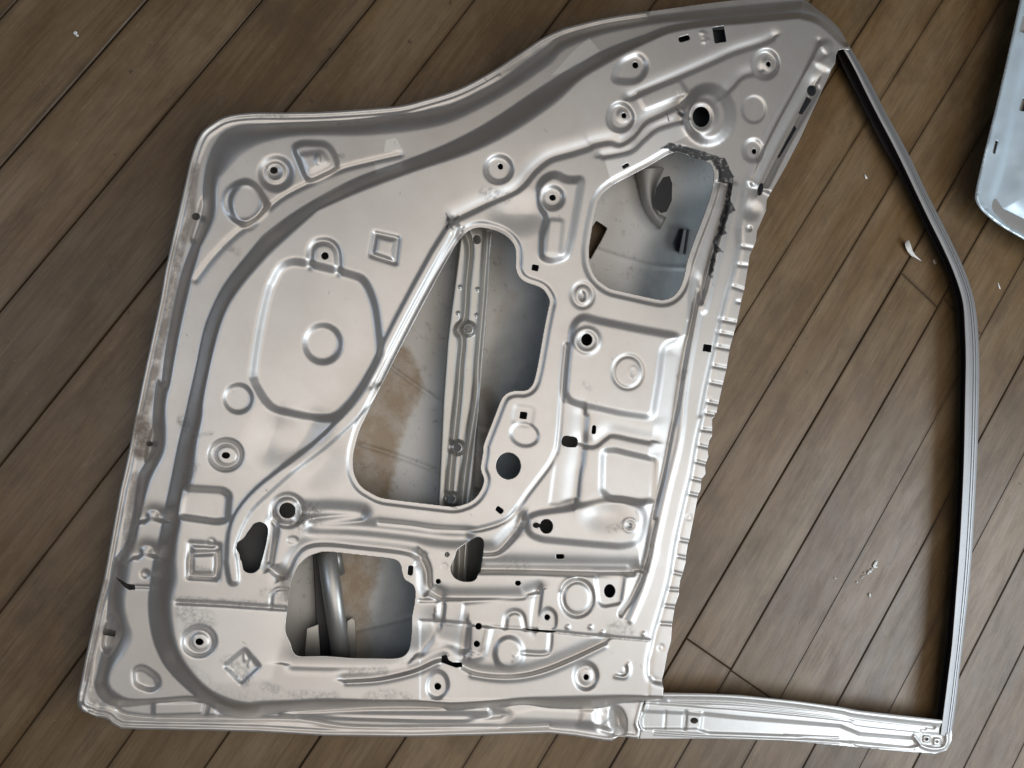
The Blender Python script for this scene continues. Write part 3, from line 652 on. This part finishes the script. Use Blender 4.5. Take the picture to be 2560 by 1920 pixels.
# added black sheet as shade behind the small holes, open behind the large cut-outs
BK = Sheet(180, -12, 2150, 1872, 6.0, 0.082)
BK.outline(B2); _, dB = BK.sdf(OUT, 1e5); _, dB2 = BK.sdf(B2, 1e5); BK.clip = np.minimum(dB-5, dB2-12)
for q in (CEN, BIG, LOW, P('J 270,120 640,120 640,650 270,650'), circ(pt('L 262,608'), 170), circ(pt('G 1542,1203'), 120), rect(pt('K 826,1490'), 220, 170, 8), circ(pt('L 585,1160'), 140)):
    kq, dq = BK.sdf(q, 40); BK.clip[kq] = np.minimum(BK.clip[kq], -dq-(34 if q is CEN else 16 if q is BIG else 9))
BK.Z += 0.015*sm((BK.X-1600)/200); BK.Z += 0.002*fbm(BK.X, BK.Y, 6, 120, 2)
BK.build('hole_shade_sheet', M_DARK, door)

# outer skin below, seen through the openings
K2 = Sheet(180, -12, 2150, 1872, 4.5, 0.048)
K2.outline(OUT); _, d2 = K2.sdf(OUT, 1e5)
K2.Z -= 0.026*sm(np.clip(d2-2, 0, 200)/55.0)
K2.Z += 0.001*fbm(K2.X, K2.Y, 8, 150, 2)
K2.mark('rust', cr(P('V 872,750 902,790 912,840 885,900 862,960 850,1030 838,1085 790,1090 740,1010 790,860 840,760'), True), 85, .85, True, 30)
K2.mark('rust', cr(P('I 720,250 900,260 1120,330 1080,560 1010,760 1040,1000 960,1350 740,1350 700,700'), True), 110, .9, True, 40)
K2.mark('rust', P('V 1050,850 1075,900 1060,960'), 70, .8, False); K2.mark('rust', P('V 1105,640 1080,700'), 60, .35, False)
for g_ in ('V 800,760 1000,900 1150,960', 'V 780,960 900,1000 1100,1080', 'V 690,1380 900,1330', 'D 300,1000 800,1150 1200,1180'):
    K2.groove(cr(P(g_)), 2.0, 26)
K2.mark('cavity_shade', P('D 1000,600 1500,400 1400,1200 1150,1600 650,1600 700,1200'), 260, 1); K2.mark('cavity_shade', P('K 250,300 650,100 600,1100 100,1500 0,900'), 200, .9)  # shaded right side of each opening painted onto the skin
K2.mark('cavity_shade', P('L 0,300 500,300 500,1300 0,1300'), 60, 1); K2.mark('cavity_shade', P('J 200,100 650,100 650,650 400,650'), 60, 1); K2.mark('cavity_shade', P('I 1150,300 1500,300 1500,1300 900,1300 1050,800'), 200, .8)
K2.hole(P('D 335,740 440,810 380,930 275,1110 240,1000 260,860'))
K2.attr.setdefault('ink', 0*K2.X)
K2.build('outer_skin', M_SKIN, door)

# long channel behind the middle opening
Bm = Sheet(1060, 540, 1250, 1500, 2.2, 0.066)
be = P('Q 940,-20 1240,-20 1200,300 1180,700 1140,1200 1100,1659 V 1022,1090 1005,1260 975,1300 938,1300 945,1090 Q 760,1659 800,1100 850,700 910,200')
Bm.outline(be)
Bm.pad(be, 5, 40)
Bm.groove(cr(P('Q 960,100 1010,260 980,600 960,900 900,1010 940,1100 920,1350 900,1659 V 970,1060 962,1280')), -7, 42)
Bm.groove(cr(P('Q 1180,100 1140,700 1090,1300 1070,1659 V 1000,1060 990,1280')), -7, 46)
Bm.pad(circ(pt('Q 998,1005'), 62), 7, 30); Bm.hole(circ(pt('Q 998,1005'), 38)); Bm.hole(circ(pt('Q 1078,180'), 38, 42))
for s in ('V 988,967', 'V 975,1078'): Bm.pad(circ(pt(s), 62), 7, 30); Bm.hole(circ(pt(s), 36))
for s in ('Q 925,620', 'Q 1085,640', 'Q 905,860', 'Q 1075,880'): Bm.pad(circ(pt(s), 14), 1.5, 16)
Bm.build('reinforcement_channel', M_BEAM, door)
# impact tube and brackets behind the lower opening
def tube(name, p0, p1, z0, z1, r, mat, n=20):
    a = Vector(unp(*p0, z0)); b = Vector(unp(*p1, z1)); d = (b-a).normalized(); u = d.cross(Vector((0, 0, 1))).normalized(); v = u.cross(d)
    V = []; F = []
    for c in (a, b):
        for k in range(n):
            t = 2*math.pi*k/n; V.append(c+u*r*math.cos(t)+v*r*math.sin(t))
    for k in range(n): F.append((k, (k+1) % n, n+(k+1) % n, n+k))
    F += [tuple(range(n))[::-1], tuple(range(n, 2*n))]
    return mesh_obj(name, V, F, mat, door)
tube('impact_bar', pt('I 600,180'), pt('I 760,1340'), 0.074, 0.062, 0.013, M_BEAM)
tube('impact_bar', pt('I 660,200'), pt('I 720,500'), 0.055, 0.052, 0.010, M_BEAM)
def strip(name, s, z, th, mat):
    p = P(s); n = len(p); V = list(unp(p[:, 0], p[:, 1], np.full(n, z)))+list(unp(p[:, 0], p[:, 1], np.full(n, z-th)))
    F = [tuple(range(n))]+[tuple(range(2*n-1, n-1, -1))]+[(i, i+n, (i+1) % n+n, (i+1) % n) for i in range(n)]
    o = mesh_obj(name, V, F, mat, door, False)
    b = o.modifiers.new('bevel', 'BEVEL'); b.width = 0.001; b.segments = 2
    return o
strip('guide_rail', 'I 480,200 560,200 640,700 720,1340 540,1340', 0.045, 0.02, M_DARK)
strip('guide_bracket', 'I 430,1000 540,960 560,1340 400,1340', 0.055, 0.012, M_BEAM)
strip('latch_clip', 'I 800,930 850,900 880,930 900,1340 800,1340', 0.035, 0.012, M_BEAM)
strip('window_stop', 'D 1100,815 1135,820 1100,1040 1060,1010 1045,950', 0.030, 0.01, M_DARK)
strip('window_stop', 'D 1140,820 1165,825 1130,1060 1095,1045', 0.034, 0.01, M_SKIN2)
strip('window_stop', 'D 1190,825 1225,835 1190,1070 1155,1060', 0.034, 0.01, M_SKIN2)
# curved handle bowl behind the upper opening
hb = cr(P('D 690,260 720,420 770,620 840,740 920,830')); hi = cr(P('D 940,250 870,420 870,600 900,680 960,700'))
rails('handle_bowl', [(hb, 0.030), (cr(P('D 780,260 800,430 830,590 880,690 935,760')), 0.058), (hi, 0.046), (hi+np.array([6, 4]), 0.020)], M_SKIN2, door, 40, True)

strip('handle_recess_shade', 'D 950,345 1010,330 1035,400 1030,560 985,660 930,675 880,630 868,560 890,440', 0.064, 0.008, M_DARK)  # black slab standing in for the shade in the handle recess

# window frame: side member, inner channel and lower rail
o1 = P('O 520,285 600,430 740,650 950,1060 1130,1380 1260,1659 P 1400,280 1560,600 1680,870 1760,1130 1785,1350 1800,1659 V 2115,860 2111,1000 2103,1150 N 1715,0 1660,500 1620,850 1580,1200 1545,1440')
b1 = P('O 500,380 545,460 640,620 800,950 1000,1330 1160,1659 P 1300,300 1450,600 1580,900 1650,1150 1665,1400 1672,1659 V 2084,860 2081,1000 2074,1150 N 1592,0 1545,600 1495,1000 1455,1320 1440,1430')
i1 = P('O 450,400 490,490 560,650 720,960 900,1320 1095,1659 P 1230,280 1400,630 1540,930 1600,1200 1620,1450 1630,1659 V 2074.5,860 2071.5,1000 2064,1150 N 1548,0 1485,600 1440,1000 1405,1290 1400,1400')
def between(a, b, t):
    qa, qb = cr(resample(cr(a), 26)), cr(resample(cr(b), 26)); return (qa*(1-t)+qb*t)[::5]
rails('side_frame', [(between(b1, o1, 0), 0.0080), (between(b1, o1, 0.0), 0.0360), (between(b1, o1, 0.0460), 0.0385), (between(b1, o1, 0.30), 0.0395), (between(b1, o1, 0.52), 0.0385), (between(b1, o1, 0.56), 0.0372), (between(b1, o1, 0.60), 0.0385),
      (between(b1, o1, 0.70), 0.0385), (between(b1, o1, 0.73), 0.0370), (between(b1, o1, 0.77), 0.0382), (between(b1, o1, 0.86), 0.0380), (between(b1, o1, 0.89), 0.0365), (between(b1, o1, 0.95), 0.0360), (between(b1, o1, 1.0), 0.0320), (between(b1, o1, 1.0), 0.0080)], M_FRAME, door, 110)
rails('glass_channel', [(between(i1, b1, 0), 0.0080), (between(i1, b1, 0.0), 0.0200), (between(i1, b1, .5), 0.0180), (between(i1, b1, 0.97), 0.0300), (between(i1, b1, 0.97), 0.0080)], M_RUBBER, door, 110)
Rl = Sheet(1590, 1720, 2400, 1895, 1.8, 0.037)
ro = P('M 580,1040 900,1045 1300,1062 1800,1115 2212,1170 N 700,1205 1450,1290 1475,1330 1530,1330 1550,1420 1548,1480 1500,1570 1400,1602 1100,1580 0,1480 M 1300,1470 900,1460 370,1462 375,1370 350,1310 370,1200 410,1150 425,1095 570,1095')
Rl.outline(ro)
Rl.groove(cr(P('M 590,1065 1000,1070 1300,1085 1800,1135 2212,1195 N 700,1230 1450,1315')), 3.5, 50)
Rl.groove(cr(P('M 640,1105 1000,1110 1300,1125 1800,1180 2212,1235 N 700,1280 1380,1360')), -3.5, 20)
Rl.groove(cr(P('M 540,1135 1000,1150 1300,1165 1800,1210 2212,1260 N 700,1310 1300,1375')), -2.2, 14)
Rl.groove(cr(P('M 420,1130 560,1135 1000,1170 1300,1190 2212,1285 N 700,1335 1250,1395')), -2.2, 14)
wide = P('M 385,1210 800,1225 800,1225 945,1240 960,1235 1300,1270 1800,1310 2212,1345 N 700,1420 1200,1460 1250,1520 1150,1545 700,1500 0,1430 M 2212,1455 1300,1420 1000,1410 945,1390 900,1370 385,1370')
Rl.pad(wide, -4.5, 26, 10)
Rl.pad(P('M 385,1210 945,1225 930,1370 385,1370'), 2.5, 26, 14)
Rl.groove(P('M 605,1215 595,1360'), -1.5, 16); Rl.groove(P('M 790,1225 780,1365'), -3, 26)
Rl.hole(circ(pt('M 868,1297'), 37, 28))
Rl.groove(cr(P('M 500,1395 620,1408 1000,1430 1300,1440 2212,1480 N 700,1545 1200,1565')), -1.6, 12)
Rl.groove(cr(P('M 500,1418 1000,1445 1300,1455 2212,1497')), 1.2, 10)
Rl.groove(cr(P('N 1200,1440 1260,1520 1350,1555 1450,1550 1500,1500 1500,1420')), 3, 26); Rl.pad(P('N 1260,1410 1470,1420 1470,1530 1260,1510'), -2, 40)
for s, wd in (('N 1313,1467', 20), ('N 1410,1490', 16)): Rl.pad(rect(pt(s), 66, 66, 6, 14), 3, 16); Rl.hole(circ(pt(s), wd, wd*.8))
Rl.pad(P('N 1450,1330 1530,1330 1510,1400 1440,1400'), -8, 20)
Rl.groove(cr(P('M 435,1100 410,1190 360,1300 385,1370')), 2.2, 24)
Rl.blur(1)
Rl.build('lower_rail', M_RAIL, door)

# ------------------------------------------------------------------ second panel at the right edge
door2 = thing('car_door', tuple(unp(2520, 300, 0.0)), 'bluish silver car door panel cut off by the right edge, beside the window frame', 'car door')
D2 = Sheet(2420, -420, 3350, 760, 3.0, 0.060)
d2o = cr(P('X 2620,-410 2575,-120 O 2180,0 1990,850 1830,1500 P 1770,120 1775,190 1800,240 1860,310 2000,420 2212,545 X 2700,680 3000,720 3300,700'))
d2o = np.vstack([d2o, P('X 3340,-400')]); D2.outline(d2o)
k_, dD = D2.sdf(d2o, 1e5)
D2.Z += 0.003*sm(1-np.abs(dD-5)/7)
D2.pad(cr(P('X 2660,-400 2585,-60 2565,120 2540,250 2500,430 2480,500 2500,540 2600,590 3000,650 3280,620 3320,-380'), True), -9, 70)
D2.pad(P('X 2535,455 2510,520 2760,560 2900,500 2800,250 2600,300'), 8, 220)
D2.hole(rect(pt('O 1950,1355'), 30, 125, 14, 12)); D2.hole(rect(np.array([2559., 262.]), 60, 120, 14, 20)); D2.hole(rect(np.array([2561., 60.]), 60, 160, 14, 20))
D2.Z += 0.003*fbm(D2.X, D2.Y, 4, 60, 2)
D2.Z += 0.002*fbm(D2.X, D2.Y, 7, 14, 2)*(dD < 12)*(D2.Y > 480)
D2.build('inner_panel', M_BLUE, door2)
K3 = Sheet(2420, -420, 3350, 760, 12.0, 0.057); K3.outline(d2o); _, dK = K3.sdf(d2o, 1e5)
K3.Z -= 0.049*sm(np.clip(dK-8, 0, 200)/140.0)
K3.build('outer_skin', M_SKIN2, door2)

# ------------------------------------------------------------------ bits lying on the floor
def chip(name, s, z, th, mat, label, cat, group=None, curl=0.0):
    p = P(s); c = p.mean(0); n = len(p)
    a = unp(p[:, 0], p[:, 1], np.full(n, z)); cc = unp(c[0], c[1], z)
    up = np.linalg.norm(a-cc, axis=1)[:, None]*np.array([0, 0, curl])
    V = list(a+up)+list(a+up-np.array([0, 0, th]))+[cc, cc-np.array([0, 0, th])]
    F = [(i, (i+1) % n, 2*n) for i in range(n)]+[((i+1) % n+n, i+n, 2*n+1) for i in range(n)]+[(i+n, (i+1) % n+n, (i+1) % n, i) for i in range(n)]
    o = mesh_obj(name, V, F, mat, None, True); o['label'] = label; o['category'] = cat
    if group: o['group'] = group
    return o
chip('paint_flake', 'P 1100,590 1115,565 1135,560 1160,600 1180,650 1200,700 1240,752 1200,722 1165,700 1135,660 1110,620', 0.005, 0.001, M_CHIP, 'white curved feather-like flake on the boards inside the window opening', 'flake', None, 0.25)
chip('plastic_scrap', 'P 1370,735 1390,732 1412,765 1388,778', 0.002, 0.001, simple('tan_scrap', (0.42, 0.34, 0.28), 0.5), 'tiny tan square scrap beside the bend of the window frame', 'scrap')
chip('paint_flake', 'P 1968,945 1978,948 1998,1005 1985,1000', 0.002, 0.001, M_CHIP, 'thin white sliver on the boards between the window frame and the bluish panel', 'flake')
chip('paint_flake', 'O 740,1610 752,1608 772,1645 755,1650', 0.002, 0.001, M_CHIP, 'small pale chip on the boards just below the sloping window frame top', 'flake')
rs = random.Random(11)
def splat(pts, label, grp=None, name='paint_spot'):
    V = []; F = []
    for (x, y, r) in pts:
        n = 12; c = unp(x, y, 0.0026); b = len(V); V.append(c+np.array([0, 0, .0006])); sz = r*0.00036; ph = rs.random()*6; el = rs.uniform(.5, 1)
        for k in range(n):
            t = 2*math.pi*k/n; q = sz*rs.uniform(.65, 1.15); V.append(c+np.array([math.cos(t+ph)*q*el, math.sin(t+ph)*q, -0.0008]))
        F += [(b, b+1+k, b+1+(k+1) % n) for k in range(n)]
    o = mesh_obj(name, V, F, M_SPLAT, None, True); o['label'] = label; o['category'] = 'paint spot'
    if grp: o['group'] = grp
f = 300/1659
splat([(1950+x*f, 1250+y*f, r) for x, y, r in ((1330, 880, 12), (1335, 930, 11), (1310, 910, 10), (1250, 990, 11), (1225, 1015, 8), (1180, 1010, 5), (1160, 1060, 5), (1140, 1080, 4), (1075, 1140, 5), (1280, 960, 7), (1345, 850, 6))], 'streak of white paint dabs on the boards inside the window opening')
splat([(1950+1248*f, 1250+1310*f, 7), (1950+1250*f, 1250+1335*f, 5)], 'round pale paint spot just below the white paint streak')
splat([(1950+770*f, 1250+1080*f, 5), (1950+785*f, 1250+1095*f, 3)], 'small white paint spot left of the white paint streak')
splat([(188, 82, 8), (192, 88, 6)], 'lone pale paint spot on the dark boards in the top left corner')
V = []; F = []
for x, y in [(rs.uniform(1700, 2540), rs.uniform(650, 1900)) for _ in range(230)]+[(rs.uniform(10, 2540), rs.uniform(5, 1900)) for _ in range(60)]:
    r = rs.uniform(.0004, .0013); c = unp(x, y, 0.0014); a = rs.random()*6; b = len(V)
    for k in range(4):
        t = a+k*math.pi/2; q = r*(1 if k % 2 else rs.uniform(.3, .8)); V.append(c+np.array([math.cos(t)*q, math.sin(t)*q, rs.uniform(0, .0006)]))
    V.append(c+np.array([0, 0, r])); F += [(b+k, b+(k+1) % 4, b+4) for k in range(4)]
cr_ = mesh_obj('floor_crumbs', V, F, simple('crumb_grit', (0.40, 0.34, 0.25), 0.7, var=0.5, scale=300)); cr_['kind'] = 'stuff'; cr_['label'] = 'pale grit and wood crumbs strewn over the boards'; cr_['category'] = 'grit'
